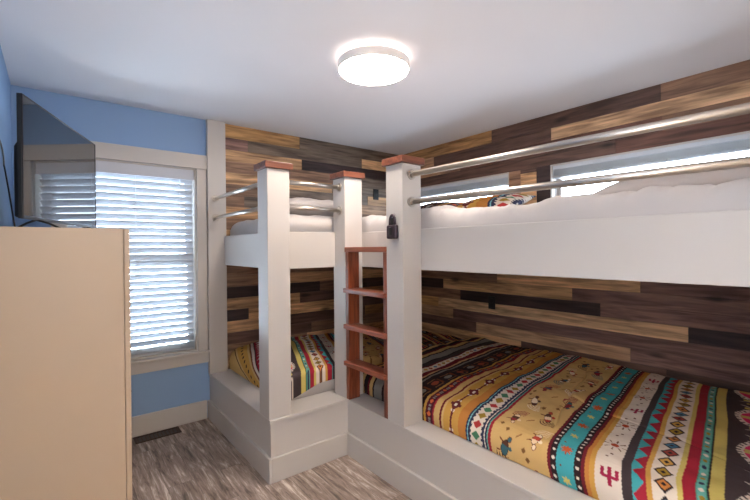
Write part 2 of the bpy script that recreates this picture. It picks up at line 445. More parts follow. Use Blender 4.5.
# ---------------------------------------------------------------- transom windows over the upper bunk
def transom(n, y0, y1, label):
    z0, z1 = 1.741, 2.034
    w = bpy.data.objects.new('window_%d' % n, None); COL.objects.link(w); w.location = (XR+.08, (y0+y1)/2, z0); struct(w)
    b = NB(); x0, x1 = XR+.002, XR+.15; t = .012
    box(b, (x0, y0, z0), (x1, y0+t, z1)); box(b, (x0, y1-t, z0), (x1, y1, z1)); box(b, (x0, y0+t, z1-t), (x1, y1-t, z1)); box(b, (x0, y0+t, z0), (x1, y1-t, z0+t))
    obj('window_jamb', b, M['white'], w, bevel=.002)
    b = NB(); s = .03; xa, xb = XR+.09, XR+.12; a, c, d, e = y0+t, y1-t, z0+t, z1-t
    box(b, (xa, a, d), (xb, a+s, e)); box(b, (xa, c-s, d), (xb, c, e)); box(b, (xa, a+s, d), (xb, c-s, d+s)); box(b, (xa, a+s, e-s), (xb, c-s, e))
    f = obj('window_frame', b, M['white'], w, bevel=.002)
    obj('pane', bx((xa+.012, a+s-.004, d+s-.004), (xa+.018, c-s+.004, e-s+.004)), M['glass'], f)
    # raised blind: headrail, stacked slats, bottom rail
    r = root('window_blind', (XR+.04, (y0+y1)/2, 1.92), label, 'window blind')
    obj('headrail', bx((XR+.012, a+.003, e-.030), (XR+.062, c-.003, e)), mat('blind_headrail', lin(200, 206, 214), .5), r, bevel=.002)
    b = NB(); q = 1.944
    while q < e-.032:
        o_ = random.uniform(-.0015, .0015)
        box(b, (XR+.012+o_, a+.005, q), (XR+.062+o_, c-.005, q+.0028)); q += .0058
    obj('slats', b, M['slat'], r)
    obj('bottom_rail', bx((XR+.012, a+.005, 1.926), (XR+.062, c-.005, 1.942)), M['slat'], r, bevel=.003)
    for k in range(4):
        y = a+.1+(c-a-.2)*k/3
        b = NB(); lathe(b, [(.003, .012), (.006, .008), (.007, -.004), (.004, -.008)], (XR+.008, y, 1.934), 10)
        obj('cord_knob', b, M['slat'], r, smooth=True)
transom(2, 2.057, 3.30, 'short white blind drawn up in the small high window nearer the room corner')
transom(3, .437, 1.68, 'long white blind drawn up in the larger high window at the right edge')

# portals guide daylight through the real openings
def portal(loc, rot, sx, sy):
    l = bpy.data.lights.new('daylight_portal', 'AREA'); l.shape = 'RECTANGLE'; l.size = sx; l.size_y = sy
    l.cycles.is_portal = True
    o = bpy.data.objects.new('daylight_portal', l); COL.objects.link(o); o.location = loc; o.rotation_euler = rot
portal(((WX0+WX1)/2, YB+.16, (WZ0+WZ1)/2), (-math.pi/2, 0, 0), WX1-WX0, WZ1-WZ0)
portal((XR+.16, (2.057+3.3)/2, 1.888), (0, math.pi/2, 0), .29, 1.24)
portal((XR+.16, (.437+1.68)/2, 1.888), (0, math.pi/2, 0), .29, 1.24)

# ---------------------------------------------------------------- ceiling light
LX, LY = 1.405, 1.775
lamp = root('ceiling_light', (LX, LY, 2.36), 'round white flush ceiling light glowing above the room', 'ceiling light')
b = NB(); lathe(b, [(.186, 2.364), (.197, 2.366), (.199, 2.372), (.199, 2.408), (.196, 2.412), (.12, 2.412)], (LX, LY, 0)); obj('housing', b, M['lamp_white'], lamp, smooth=False)
b = NB(); lathe(b, [(.08, 2.3565), (.17, 2.3572), (.188, 2.360), (.193, 2.3655), (.17, 2.3658)], (LX, LY, 0)); obj('diffuser', b, M['diffuser'], lamp, smooth=True)
b = NB(); lathe(b, [(.150, 2.4125), (.168, 2.4125), (.168, 2.436), (.150, 2.4399)], (LX, LY, 0)); obj('glow_ring', b, M['halo'], lamp, smooth=False)

# ---------------------------------------------------------------- bunk bed
XI = XR-.003
YE = -.05                                   # far (near-camera) end of the long bunk
bunk = root('bunk_bed', (1.7, 2.3, 0), 'built-in white L-shaped double bunk with square posts and steel guard rails', 'bunk bed')
def L_prism(z0, z1, px, py, pi, ye, xr=XI, yb=YB-.003):
    b = NB(); P = [(px, py), (pi, py), (pi, ye), (xr, ye), (xr, yb), (px, yb)]
    lo = [b.verts.new((x, y, z0)) for x, y in P]; hi = [b.verts.new((x, y, z1)) for x, y in P]
    b.faces.new(lo[::-1]); b.faces.new(hi)
    for i in range(6): j = (i+1) % 6; b.faces.new((lo[i], lo[j], hi[j], hi[i]))
    return b
obj('platform', L_prism(0, Z0-.022, PX+.006, PY+.006, PI_+.006, YE+.006), M['white'], bunk, bevel=.002)
obj('platform_top', L_prism(Z0-.022, Z0, PX, PY, PI_, YE), M['white'], bunk, bevel=.003)
t = .019
b = NB()
box(b, (PX-t+.006, PY-t+.006, 0), (PX+.006, YB-.0, .146)); box(b, (PX+.006, PY-t+.006, 0), (PI_+.006, PY+.006, .146))
box(b, (PI_-t+.006, YE, 0), (PI_+.006, PY-t+.006, .146))
obj('kickboard', b, M['white'], bunk, bevel=.004)
# posts
def post(x, y, top=1.86, z0=Z0, cap=True):
    p = obj('post', bx((x, y, z0), (x+PW, y+PW, top)), M['white'], bunk, bevel=.004)
    if cap: obj('post_cap', bx((x-.017, y-.017, top), (x+PW+.017, y+PW+.017, top+.04)), M['cherry_x'], p, bevel=.004)
    return p
P1 = (PX, PY+.012); P2 = (PI_, PY+.012); P3 = (PI_, 1.69)
post(*P1); post(*P2); post(*P3); post(PI_, YE+.01)
obj('wall_post', bx((PX-.004, YB-.045, Z0), (PX+PW-.004, YB-.001, H-.001)), M['white'], bunk, bevel=.003)
# side boards of the upper bunks (set behind the posts)
BX = PX+PW-.02; th = .022
b = bx((BX, PY+PW-.01, ZB0), (BX+th, YB-.046, ZB1)); obj('side_board', b, M['white'], bunk, bevel=.003)
BY = PY+PW-.006
b = bx((BX+th, BY, ZB0), (PI_+PW+.02, BY+th, ZB1)); obj('side_board', b, M['white'], bunk, bevel=.003)
BXC = PI_+PW
b = bx((BXC, YE+.01, ZB0), (BXC+th, BY, ZB1)); obj('side_board', b, M['white'], bunk, bevel=.003)
obj('end_board', bx((BXC+th, YE+.01, ZB0), (XI, YE+.032, ZB1)), M['white'], bunk, bevel=.003)
obj('upper_deck', L_prism(1.285, 1.303, BX+th+.001, BY+th+.001, BXC+th+.001, YE+.033), M['deck'], bunk)
# guard rails
def rail(p0, p1, r=.0145):
    b = NB(); tube(b, p0, p1, r, 24); o = obj('guard_rail', b, M['steel'], bunk)
    p0 = Vector(p0); p1 = Vector(p1); d = (p1-p0).normalized()
    for e, s in ((p0, 1), (p1, -1)):
        b = NB(); tube(b, e, e+d*s*.006, .031, 28); tube(b, e+d*s*.006, e+d*s*.024, .020, 24)
        obj('rail_flange', b, M['steel'], o, bevel=.0015)
RX = PX+.055
for zr in (1.797, 1.640):
    rail((RX, P1[1]+PW, zr), (RX, YB-.045, zr))
    rail((P1[0]+PW, PY+.075, zr), (P2[0], PY+.075, zr))
    rail((PI_+.068, YE+.01+PW, zr-.016), (PI_+.068, P3[1], zr+.002), .0158)

# ladder
ldr = root('bunk_ladder', (1.55, 2.0, Z0), 'dark cherry wood ladder fixed in the gap between two bunk posts', 'ladder')
LX0, LX1 = 1.512, 1.60
ya, yb = 1.836, 2.244
LX0 = PI_-.02; 
for y0, y1 in ((P3[1]+PW-.036, P3[1]+PW-.001), (P2[1]-.036, P2[1]-.001)):
    pass
yR0, yR1 = P3[1]+PW+.001, P3[1]+PW+.034
yL0, yL1 = P2[1]-.036, P2[1]-.002
for y0, y1 in ((yR0, yR1), (yL0, yL1)):
    obj('side_rail', bx((LX0+.02, y0, Z0+.001), (LX0+.11, y1, 1.355)), M['cherry'], ldr, bevel=.003)
obj('top_rung', bx((LX0+.012, yR0, 1.355), (LX0+.11, yL1, 1.388)), M['cherry_y'], ldr, bevel=.003)
for zt in (1.113, .873, .628):
    obj('rung', bx((LX0-.002, yR0-.0, zt-.03), (LX0+.10, yL1, zt)), M['cherry_y'], ldr, bevel=.004)

# ---------------------------------------------------------------- bedding
def fb(x, y, z=0, s=1): return noise.noise(Vector((x*s, y*s, z*s)))

def soft_slab(name, m, x0, x1, y0, y1, z0, z1, r=.06, nx=70, ny=70, amp=.006, sc=6, seed=0, parent=None, wr=.0):
    """mattress/quilt-like slab: rounded rim, wrinkled surface, flat underside"""
    b = NB(); G = []
    def xs(n, a, c):  # denser near the rim
        return [a+(c-a)*(.5-.5*math.cos(math.pi*i/n))*.35+(c-a)*i/n*.65 for i in range(n+1)]
    X = xs(nx, x0, x1); Y = xs(ny, y0, y1)
    for i, x in enumerate(X):
        row = []
        for j, y in enumerate(Y):
            dx = min(x-x0, x1-x); dy = min(y-y0, y1-y)
            fx = min(1, dx/r); fy = min(1, dy/r)
            prof = math.sqrt(max(0, 1-(1-fx)**2))*math.sqrt(max(0, 1-(1-fy)**2))
            rr = min(r, (z1-z0)*.8)
            n_ = amp*(fb(x, y, seed, sc)+.5*fb(x, y, seed+5, sc*2.7))*min(1, (dx+dy)/r*.5+.3)
            n_ += wr*(abs(fb(x*.6+.3*y, y*2.2, seed+9, sc*.9))+.6*abs(fb(x*1.1-.8*y, y*3.1, seed+13, sc*1.6)))
            row.append(b.verts.new((x, y, z1-rr*(1-prof)+n_)))
        G.append(row)
    for i in range(nx):
        for j in range(ny):
            f = b.faces.new((G[i][j], G[i+1][j], G[i+1][j+1], G[i][j+1])); f.smooth = True
    ring = [G[i][0] for i in range(nx+1)]+[G[nx][j] for j in range(1, ny+1)]+[G[i][ny] for i in range(nx-1, -1, -1)]+[G[0][j] for j in range(ny-1, 0, -1)]
    low = [b.verts.new((v.co.x, v.co.y, z0)) for v in ring]
    for i in range(len(ring)):
        j = (i+1) % len(ring); f = b.faces.new((ring[j], ring[i], low[i], low[j])); f.smooth = True
    b.faces.new(low)
    return obj(name, b, m, parent)

def pillow(name, m, c, w, d, th, rot, label, cat='pillow', group=None, seed=0, colf=None, n=40):
    b = NB(); cl = b.loops.layers.float_color.new('Col') if colf else None
    Tp = []; Bt = []
    for i in range(n+1):
        a = []; e = []
        for j in range(n+1):
            u = -1+2*i/n; v = -1+2*j/n
            k = (max(0, 1-abs(u)**2.6)**.55)*(max(0, 1-abs(v)**2.6)**.55)
            pin = 1-.07*(1-(u*u))*(abs(v)**4)-0*u
            x = u*w/2*(1-.06*(1-v*v)*abs(u)**3); y = v*d/2*(1-.06*(1-u*u)*abs(v)**3)
            nz = .10*th*fb(u*2, v*2, seed, 1.3)+.05*th*fb(u*5, v*5, seed, 1.6)
            zt = th/2*k+nz*k; zb_ = -th/2*k+nz*k
            a.append(b.verts.new((x, y, zt))); e.append(a[-1] if (i in (0, n) or j in (0, n)) else b.verts.new((x, y, zb_)))
        Tp.append(a); Bt.append(e)
    for i in range(n):
        for j in range(n):
            for G, s in ((Tp, 1), (Bt, -1)):
                q = (G[i][j], G[i+1][j], G[i+1][j+1], G[i][j+1])
                f = b.faces.new(q if s > 0 else q[::-1]); f.smooth = True
                if colf:
                    for l in f.loops:
                        l[cl] = lin(*colf(l.vert.co.x, l.vert.co.y))
    me = bpy.data.meshes.new(name); b.to_mesh(me); b.free(); me.materials.append(m)
    o = link(name, me, None, c); o.rotation_euler = rot
    return tag(o, label, cat, group)

# --- printed quilt pattern: u runs along the bed, v across it (metres)
K = dict(black=(38, 22, 26), dark=(64, 52, 54), maroon=(104, 22, 34), red=(150, 32, 48), tan=(200, 164, 106), gold=(192, 146, 70), orange=(184, 120, 56),
         white=(212, 198, 184), turq=(62, 152, 158), teal=(96, 160, 148), yellow=(196, 176, 98), navy=(44, 46, 72), ltan=(206, 158, 116), grey=(132, 128, 122),
         pink=(206, 44, 96), olive=(150, 120, 40), brown=(110, 56, 30), blue=(70, 120, 150), lblue=(120, 180, 190))
BANDS = [  # upper bound of u, name
    (.05, 'tan'), (.06, 'black'), (.20, 'golddots'), (.215, 'brown'), (.24, 'white'), (.25, 'black'), (.30, 'redtri'), (.33, 'white'), (.345, 'maroon'),
    (.59, 'medal'), (.63, 'yellow'), (.636, 'black'), (.667, 'ovals'), (.705, 'red'), (.722, 'yellow'), (.802, 'diam'), (.820, 'gold'), (.868, 'zig'),
    (.897, 'dark'), (.975, 'suns'), (.993, 'gold'), (1.008, 'orange'), (1.021, 'maroon'), (1.046, 'dots'), (1.114, 'turqsun'), (1.138, 'dots'), (1.150, 'maroon'),
    (1.410, 'birds'), (1.425, 'red'), (1.431, 'teal'), (1.441, 'navy'), (1.446, 'white'), (1.458, 'navy'), (1.524, 'diam2'), (1.536, 'navy'), (1.541, 'lblue'), (1.550, 'navy'),
    (1.585, 'orange'), (1.705, 'crosses'), (1.718, 'maroon'), (1.755, 'tan'), (1.765, 'red'), (1.81, 'marmot'), (1.825, 'gold'), (1.94, 'figs'), (1.955, 'black'),
    (1.985, 'greyline'), (2.00, 'black'), (2.02, 'ltan'), (2.06, 'maroon'), (2.11, 'diam3'), (2.125, 'maroon'), (2.17, 'dark'), (2.185, 'black'), (2.26, 'grey'),
    (2.275, 'black'), (2.31, 'tan'), (2.33, 'maroon'), (2.37, 'black'), (2.40, 'tan'), (2.43, 'black'), (2.46, 'gold'), (2.9, 'figs')]
def rnd2(a, b): return (math.sin(a*127.1+b*311.7)*43758.5453) % 1
def qcol(u, v):
    pb = -9
    for ub, nm in BANDS:
        if u < ub: break
        pb = ub
    lo = pb if pb > -5 else 0; wd = ub-lo; t = (u-lo)/wd; s = u-lo-wd/2; k = K
    if nm in K: return K[nm]
    if nm == 'dots':
        p = .034; c = (v % p)-p/2
        return k['white'] if (c*c+s*s) < .0062**2 else k['black']
    if nm == 'golddots':
        p = .06; c = (v % p)-p/2
        if abs(c)+abs(s) < .016: return k['black']
        return k['tan'] if abs(s) > .05 else k['gold']
    if nm == 'redtri':
        p = .05; c = abs((v % p)-p/2)/(p/2)
        return k['white'] if c < t-.25 else k['red']
    if nm == 'ovals':
        p = .042; i = math.floor(v/p); c = (v % p)-p/2
        if (c/.010)**2+(s/.008)**2 < 1: return (k['white'], k['navy'], k['olive'])[i % 3]
        if abs(s) > .0125: return (60, 130, 110)
        return k['teal']
    if nm in ('diam', 'diam2', 'diam3'):
        p = {'diam': .074, 'diam2': .062, 'diam3': .05}[nm]; i = math.floor(v/p); c = (v % p)-p/2
        r = {'diam': .034, 'diam2': .025, 'diam3': .017}[nm]
        q = abs(c)*.95+abs(s)*1.05
        cc = (k['gold'], (150, 60, 50), k['blue'], (190, 120, 60), k['olive'])[i % 5]
        if nm == 'diam2': cc = ((170, 50, 50), k['olive'], (70, 120, 90))[i % 3]
        if q < r*.30: return k['black'] if nm == 'diam' else cc
        if q < r*.72: return cc
        if q < r: return k['black'] if nm == 'diam' else cc
        if nm == 'diam2' and abs(s) > .027: return k['navy'] if (v % .03) < .015 else k['white']
        return k['white']
    if nm == 'zig':
        p = .088; c = abs((v % p)-p/2)/(p/2)
        return k['turq'] if t > .15+.82*c else k['red']
    if nm == 'suns':
        p = .20; i = math.floor(v/p); c = (v % p)-p/2; s -= .006*math.sin(i*2.1); r = math.hypot(c, s); a = math.atan2(s, c)
        if i % 3 == 2:   # cactus
            if abs(s) < .006 and abs(c) < .034: return (150, 28, 62)
            if abs(abs(s)-.021) < .0055 and -.005 < c < .028: return (150, 28, 62)
            if abs(c+.003) < .0055 and abs(s) < .024: return (150, 28, 62)
        else:
            if r < .014: return (166, 66, 36)
            if .020 < r < .041 and abs(math.sin(a*4+.4)) < .30: return (104, 66, 40)
        if abs(c-p/2+.012) < .005 and abs(s-.012) < .005: return (90, 50, 40)
        if abs(c+p/2-.018) < .005 and abs(s+.006) < .005: return (90, 50, 40)
        return k['white']
    if nm == 'turqsun':
        p = .12; i = math.floor(v/p); c = (v % p)-p/2; r = math.hypot(c, s); a = math.atan2(s, c)
        if i % 2 == 0:
            if r < .019+.005*math.cos(8*a): return (180, 84, 44)
            if .022 < r < .027 and abs(math.sin(a*3)) < .3: return k['brown']
        else:
            if r < .013+.004*math.cos(6*a): return k['yellow']
        if abs(c-.05) < .004 and abs(s-.016) < .004: return k['brown']
        return k['turq']
    if nm == 'birds':
        p = .205
        cols = ((166, 60, 44), (58, 96, 104), (222, 196, 160), (84, 50, 36), (140, 40, 52), (226, 208, 180))
        for row, so in ((0, -.066), (1, .062)):
            vv = v+row*.10; i = math.floor(vv/p); c = (vv % p)-p/2; ss = s-so-.012*math.sin(i*3.+row)
            q = 1 if (i+row) % 2 else -1; c *= q
            th = .35*math.sin(i*5.+row*2); c, ss = c*math.cos(th)+ss*math.sin(th), ss*math.cos(th)-c*math.sin(th)
            c1 = cols[(i+row) % 6]; c2 = cols[(i*2+row+2) % 6]; c3 = cols[(i+row*2+3) % 6]
            e = (c/.040)**2+(ss/.017)**2
            if e < 1: return k['black'] if e > .80 else (c1 if c > .012 else c2 if c > -.014 else c3)
            e = ((c-.048)/.015)**2+((ss+.010)/.010)**2
            if e < 1: return c3 if e < .6 else k['brown']
            if -.092 < c < -.034 and ss > -.03:
                rr = math.hypot(c+.032, ss+.022)
                if rr < .06 and (rr % .013) < .0055: return c1
            if abs(ss-.022) < .012 and (abs(c-.016-ss*.4) < .0035 or abs(c+.014+ss*.4) < .0035): return k['brown']
            if abs(ss+.023) < .009 and abs(c-.010) < .012 and abs(c-.010) < .012-(abs(ss+.023)): return c3
            if abs(c-.088)+abs(ss-.026)*1.4 < .015: return (120, 84, 44)
        if abs(((v*.8+s) % .12)-.06) < .004 and abs(s) < .012: return (140, 96, 52)
        return k['tan']
    if nm == 'crosses':
        p = .185; c = (v % p)-p/2; a = abs(c); b_ = abs(s)
        dk = (96, 30, 36)
        if a < .034 and b_ < .020: return k['white'] if (a < .012 and b_ < .007) else dk if (a+b_*1.2) < .044 else k['gold']
        if a < .012 and b_ < .032: return dk
        if abs(a-.052) < .015 and b_ < .013+.0: return k['white'] if a+b_ < .058 and b_ > .004 else dk if b_ < .007 else k['gold']
        if b_ < .0055: return dk
        return k['gold'] if b_ < .047 else k['orange'] if s < 0 else k['tan']
    if nm == 'marmot':
        p = .07; c = (v % p)-p/2
        if abs(c)+abs(s)*1.2 < .016: return (206, 100, 60)
        if abs(abs(c)-.026) < .006 and abs(s) < .008: return k['grey']
        return (80, 20, 34)
    if nm == 'figs':
        p = .13; i = math.floor(v/p); c = (v % p)-p/2
        if (c/.034)**2+(s/.018)**2 < 1: return k['grey'] if i % 2 else (150, 70, 50)
        if abs(c-.05) < .008 and abs(s) < .03: return k['brown']
        if abs(abs(s)-.034) < .004 and abs(c) < .04: return (130, 90, 60)
        return k['black']
    if nm == 'greyline':
        return k['grey'] if .2 < t < .8 else k['black']
    if nm == 'medal':
        p = .42; c = ((v+.12) % p)-p/2; ss = s
        d = max(abs(c)*.9, abs(ss)); q = abs(c)*.62+abs(ss); r = math.hypot(c*.8, ss)
        if q < .016: return k['dark']
        if abs(c)*1.6+abs(ss)*.9 < .055 or (abs(c) < .018 and abs(ss) < .07) or (abs(c) < .075 and abs(ss) < .018): return k['yellow']
        if r < .072: return k['pink']
        if r < .079: return k['white']
        if r < .094 and abs(math.sin(math.atan2(ss, c)*12)) > .55: return k['white']
        if .098 < abs(c) < .165:
            z = abs(c)-.13
            if abs(abs(ss)-abs(z)*1.8) < .006: return k['white']
            if abs(ss) < .05 and abs(z) < .010: return k['yellow'] if abs(ss) > .02 else (200, 110, 40)
            if abs(z) < .018 and abs(ss) < .022: return k['red']
        if abs(c) > .185: return k['yellow'] if (abs(ss) < .04 and abs(abs(c)-.20) < .007) else k['dark']
        if abs(abs(c)-.10) < .003 and abs(ss) < .06: return k['white']
        return k['dark']
    return k['tan']

def interp(x, xs, ys):
    if x <= xs[0]: return ys[0]
    for i in range(1, len(xs)):
        if x <= xs[i]:
            t = (x-xs[i-1])/(xs[i]-xs[i-1]); return ys[i-1]+(ys[i]-ys[i-1])*t
    return ys[-1]
def shift2(X, u):
    S = interp(X, [1.45, 1.55, 1.8, 2.3, 2.6, 2.9, 3.15], [1.1, 1, .74, .48, .30, .10, 0])
    A = interp(u, [.3, .87, 1.08, 1.48, 1.9, 2.5], [.33, .31, .26, .20, .14, .10])
    return S*A

def quilt2():
    x0, x1 = 1.688, 3.112; y0, y1 = .04, 2.425
    # section from the front hem, up and over, to the wall: (x, z)
    prof = [(x0+.002, Z0+.004)]
    for i in range(0, 11):
        a = math.pi/2*i/10; prof.append((x0+.085*(1-math.cos(a)), .41+.085*math.sin(a)))
    prof += [(x0+.3, .520), (2.3, .540), (2.8, .550), (x1-.06, .545), (x1, .525)]
    # resample by length
    L = [0]
    for a, c in zip(prof, prof[1:]): L.append(L[-1]+math.hypot(c[0]-a[0], c[1]-a[1]))
    n = 430; m = 640
    b = NB(); cl = b.loops.layers.float_color.new('Col'); G = []; UV = []
    for i in range(n+1):
        s = L[-1]*i/n; x = interp(s, L, [p[0] for p in prof]); z = interp(s, L, [p[1] for p in prof])
        k = s/L[-1]; xv = x1-(L[-1]-s)    # cloth coordinate across
        row = []; ur = []
        for j in range(m+1):
            y = y0+(y1-y0)*j/m
            ey = min(y-y0, y1-y)
            n_ = .016*fb(x*1.1, y*1.1, 2, 2.2)+.010*fb(x, y, 8, 7)+.004*fb(x, y, 28, 17)
            cz = .004*abs(math.sin(y*math.pi/.22))+.003*abs(math.sin(xv*math.pi/.24))   # quilted puffs
            # creases
            cr = -.010*max(0, 1-abs((y-1.02-.25*(x-1.9)+.03*fb(x, y, 4, 4)))/.012)*(1 if 1.9 < x < 2.7 else .3)
            cr -= .006*max(0, 1-abs((x-2.15-.3*(y-.7)+.05*fb(x, y, 3, 3)))/.014)*(1 if y < 1.1 else .2)
            lift = min(1, s/.12)
            edge = -.05*max(0, 1-ey/.05)**2
            zz = z+(n_+cz+cr)*lift+edge
            xx = x-(.006*fb(0, y, 3, 9)+.004)*(1-lift)
            row.append(b.verts.new((min(xx, x1+.002), y, max(zz, Z0+.003))))
            # pattern coordinate: y at the back wall
            u = y+shift2(xv, y+.15); u = y+shift2(xv, u)
            u += .006*fb(xv, y, 11, 5)
            ur.append((u, xv+.004*fb(y, xv, 3, 6)))
        G.append(row); UV.append(ur)
    C = {}
    for i in range(n):
        for j in range(m):
            f = b.faces.new((G[i][j], G[i+1][j], G[i+1][j+1], G[i][j+1])); f.smooth = True
            for l, (p, q) in zip(f.loops, ((i, j), (i+1, j), (i+1, j+1), (i, j+1))):
                if (p, q) not in C: C[(p, q)] = lin(*qcol(*UV[p][q]))
                l[cl] = C[(p, q)]
    # sides/back closed down onto the mattress
    for seq in ([G[i][0] for i in range(n+1)], [G[i][m] for i in range(n+1)], G[n]):
        low = [b.verts.new((v.co.x, v.co.y, max(Z0+.003, v.co.z-.05))) for v in seq]
        for i in range(len(seq)-1):
            f = b.faces.new((seq[i], seq[i+1], low[i+1], low[i]))
            for l in f.loops: l[cl] = lin(60, 46, 46)
    return b
o = obj('quilt', quilt2(), M['quilt'], origin=(2.4, 1.23, Z0+.003))
tag(o, 'colourful striped southwestern print quilt covering the long lower bunk along the right wall', 'quilt')

def quilt1():
    X0, X1 = 1.155, 3.105; Y0, Y1 = 2.462, 3.452
    n = 480; m = 260
    zt = lambda x: interp(x, [1.15, 1.5, 2.2, 3.1], [.555, .565, .53, .488])
    # arc length at the left end, hanging to the platform
    prof = [(X0, Z0+.006), (X0-.004, .43)]
    for i in range(1, 9):
        a = math.pi/2*i/8; prof.append((X0+.11*(1-math.cos(a)), .43+.115*math.sin(a)))
    for x in (1.4, 1.8, 2.2, 2.6, 3.0, X1): prof.append((x, zt(x)))
    L = [0]
    for a, c in zip(prof, prof[1:]): L.append(L[-1]+math.hypot(c[0]-a[0], c[1]-a[1]))
    b = NB(); cl = b.loops.layers.float_color.new('Col'); G = []; UV = []
    for i in range(n+1):
        s = L[-1]*i/n; x = interp(s, L, [p[0] for p in prof]); z = interp(s, L, [p[1] for p in prof]); lift = min(1, s/.15)
        row = []; ur = []
        hem = Y0-.004
        for j in range(m+1):
            t = j/m
            # cloth across: front hem drops a little over the mattress edge
            drop = .095+.03*fb(x, 0, 5, 2.5)+interp(x, [1.155, 1.28, 1.45], [.05, .03, 0])
            w = t*(1.0+drop)
            if w < drop: y = hem-.006; zz = z-.035-(drop-w)
            else:
                d = w-drop; y = hem-.006+d; r_ = .035
                zz = z-(r_*(1-math.sqrt(max(0, 1-(1-min(1, d/r_))**2))))
            y = min(y, Y1)
            n_ = .016*fb(x*1.2, y*1.2, 12, 2.6)+.006*fb(x, y, 18, 8)+.003*abs(math.sin(x*math.pi/.2))
            n_ += .03*max(0, 1-((x-1.5)/.35)**2)*max(0, 1-((y-3.0)/.35)**2)
            zz += n_*lift*min(1, .3+t*6)
            row.append(b.verts.new((x, y, max(zz, Z0+.004))))
            u = .315+1.12*(s-.17)-.42*(y-2.85)+.012*fb(x, y, 6, 4)
            if s > .6: u = .315+1.12*.43+.95*(s-.6)-.42*(y-2.85)+.012*fb(x, y, 6, 4)
            if u > 2.12: u -= .42
            if u > 1.93: u -= .20
            ur.append((u, y+.01*fb(x, y, 16, 5)))
        G.append(row); UV.append(ur)
    C = {}
    for i in range(n):
        for j in range(m):
            f = b.faces.new((G[i][j], G[i+1][j], G[i+1][j+1], G[i][j+1])); f.smooth = True
            for l, (p, q) in zip(f.loops, ((i, j), (i+1, j), (i+1, j+1), (i, j+1))):
                if (p, q) not in C: C[(p, q)] = lin(*qcol(*UV[p][q]))
                l[cl] = C[(p, q)]
    th = .012
    front = [G[i][0] for i in range(n+1)]; up1 = [b.verts.new((G[i][0].co.x, G[i][0].co.y+th, G[i][0].co.z)) for i in range(n+1)]
    up2 = [b.verts.new((G[i][0].co.x, G[i][0].co.y+th, min(G[i][0].co.z+.03, G[i][40].co.z-.004))) for i in range(n+1)]
    for a, c in ((front, up1), (up1, up2)):
        for i in range(n):
            f = b.faces.new((a[i], c[i], c[i+1], a[i+1])); f.smooth = True
            for l in f.loops: l[cl] = lin(150, 130, 110)
    return b
q1 = obj('quilt', quilt1(), M['quilt'], origin=(2.1, 2.95, Z0+.004))
tag(q1, 'striped print quilt on the short lower bunk beside the window, white mattress showing below', 'quilt')

# mattresses
mt = soft_slab('mattress', M['sheet'], 1.20, 3.09, 2.468, 3.44, Z0+.001, .515, .04, 50, 40, .003)
tag(mt, 'white sheeted mattress under the quilt on the short lower bunk', 'mattress')
for v in mt.data.vertices:
    if v.co.z > .08: v.co.z -= .055*max(0, (v.co.x+mt.location.x-1.5)/1.6)
mt = soft_slab('mattress', M['sheet'], 1.165, 3.10, 2.44, 3.44, 1.304, 1.612, .075, 110, 90, .014, 5, 3, wr=.006)
tag(mt, 'white sheeted mattress on the short upper bunk by the window', 'mattress')
mt = soft_slab('mattress', M['sheet'], BXC+th+.012, 3.10, .06, 2.425, 1.304, 1.585, .07, 150, 260, .030, 3.5, 21, wr=.022)
tag(mt, 'rumpled white sheeted mattress on the long upper bunk at right', 'mattress')

# pillows
pillow('pillow', M['pillow'], (1.62, 2.98, 1.708), .66, .60, .15, (0, 0, .05), 'white pillow lying on the short upper bunk beside the corner post', seed=3)
pillow('pillow', M['pillow'], (2.86, .66, 1.735), .42, 1.06, .17, (0, math.radians(-10), .02), 'white pillow propped under the right-hand high window on the upper bunk', seed=8)
def pc(a, c):
    def f(x, y): return qcol(a+(y+.4)*c+.01*math.sin(x*20), x*1.0)
    return f
pillow('pillow', M['quilt'], (2.90, 2.78, 1.738), .34, .66, .13, (0, math.radians(-20), 0), 'brown striped print pillow under the high window, nearest the room corner', seed=12, colf=pc(1.72, .5), n=90)
pillow('pillow', M['quilt'], (2.88, 2.08, 1.735), .34, .66, .13, (0, math.radians(-18), 0), 'tan bird print pillow on the upper bunk between the two high windows', seed=14, colf=pc(1.42, .42), n=90)

# ---------------------------------------------------------------- chest of drawers
CX0, CX1, CY0, CY1, CZ = XL+.022, .252, 2.20, 3.26, 1.48
ch = root('chest_of_drawers', ((CX0+CX1)/2, (CY0+CY1)/2, 0), 'tall cream chest of drawers standing against the left wall beneath the television', 'chest of drawers')
b = NB()
box(b, (CX0, CY0, .0), (CX1, CY0+.02, CZ)); box(b, (CX0, CY1-.02, .0), (CX1, CY1, CZ)); box(b, (CX0, CY0+.02, .02), (CX0+.01, CY1-.02, CZ-.022))
box(b, (CX0+.01, CY0+.02, .07), (CX1, CY1-.02, .09)); box(b, (CX0+.01, CY0+.02, .0), (CX1-.03, CY1-.02, .07))
obj('carcass', b, M['cream'], ch, bevel=.003)
obj('top', bx((CX0, CY0+.0205, CZ-.022), (CX1+.001, CY1-.0205, CZ)), M['cream'], ch, bevel=.002)
b = NB(); f0, f1 = CX1+.0015, CX1+.026
box(b, (f0, CY0, 0), (f1, CY0+.03, CZ)); box(b, (f0, CY1-.03, 0), (f1, CY1, CZ)); box(b, (f0, CY0+.03, CZ-.04), (f1, CY1-.03, CZ)); box(b, (f0, CY0+.03, 0), (f1, CY1-.03, .08))
obj('front_frame', b, M['cream'], ch, bevel=.006, segs=3)
nd = 6; dz = (CZ-.043-.083)/nd
for k in range(nd):
    z0 = .083+k*dz
    d = obj('drawer', bx((CX1+.004, CY0+.033, z0+.0015), (CX1+.028, CY1-.033, z0+dz-.0015)), M['cream'], ch, bevel=.002)
    for y in (CY0+.25, CY1-.25):
        b = NB(); lathe(b, [(.008, 0), (.007, .012), (.015, .02), (.014, .027), (.005, .03)], (CX1+.028, y, z0+dz/2), 16, ax=0)
        obj('knob', b, M['knob'], d, smooth=True)

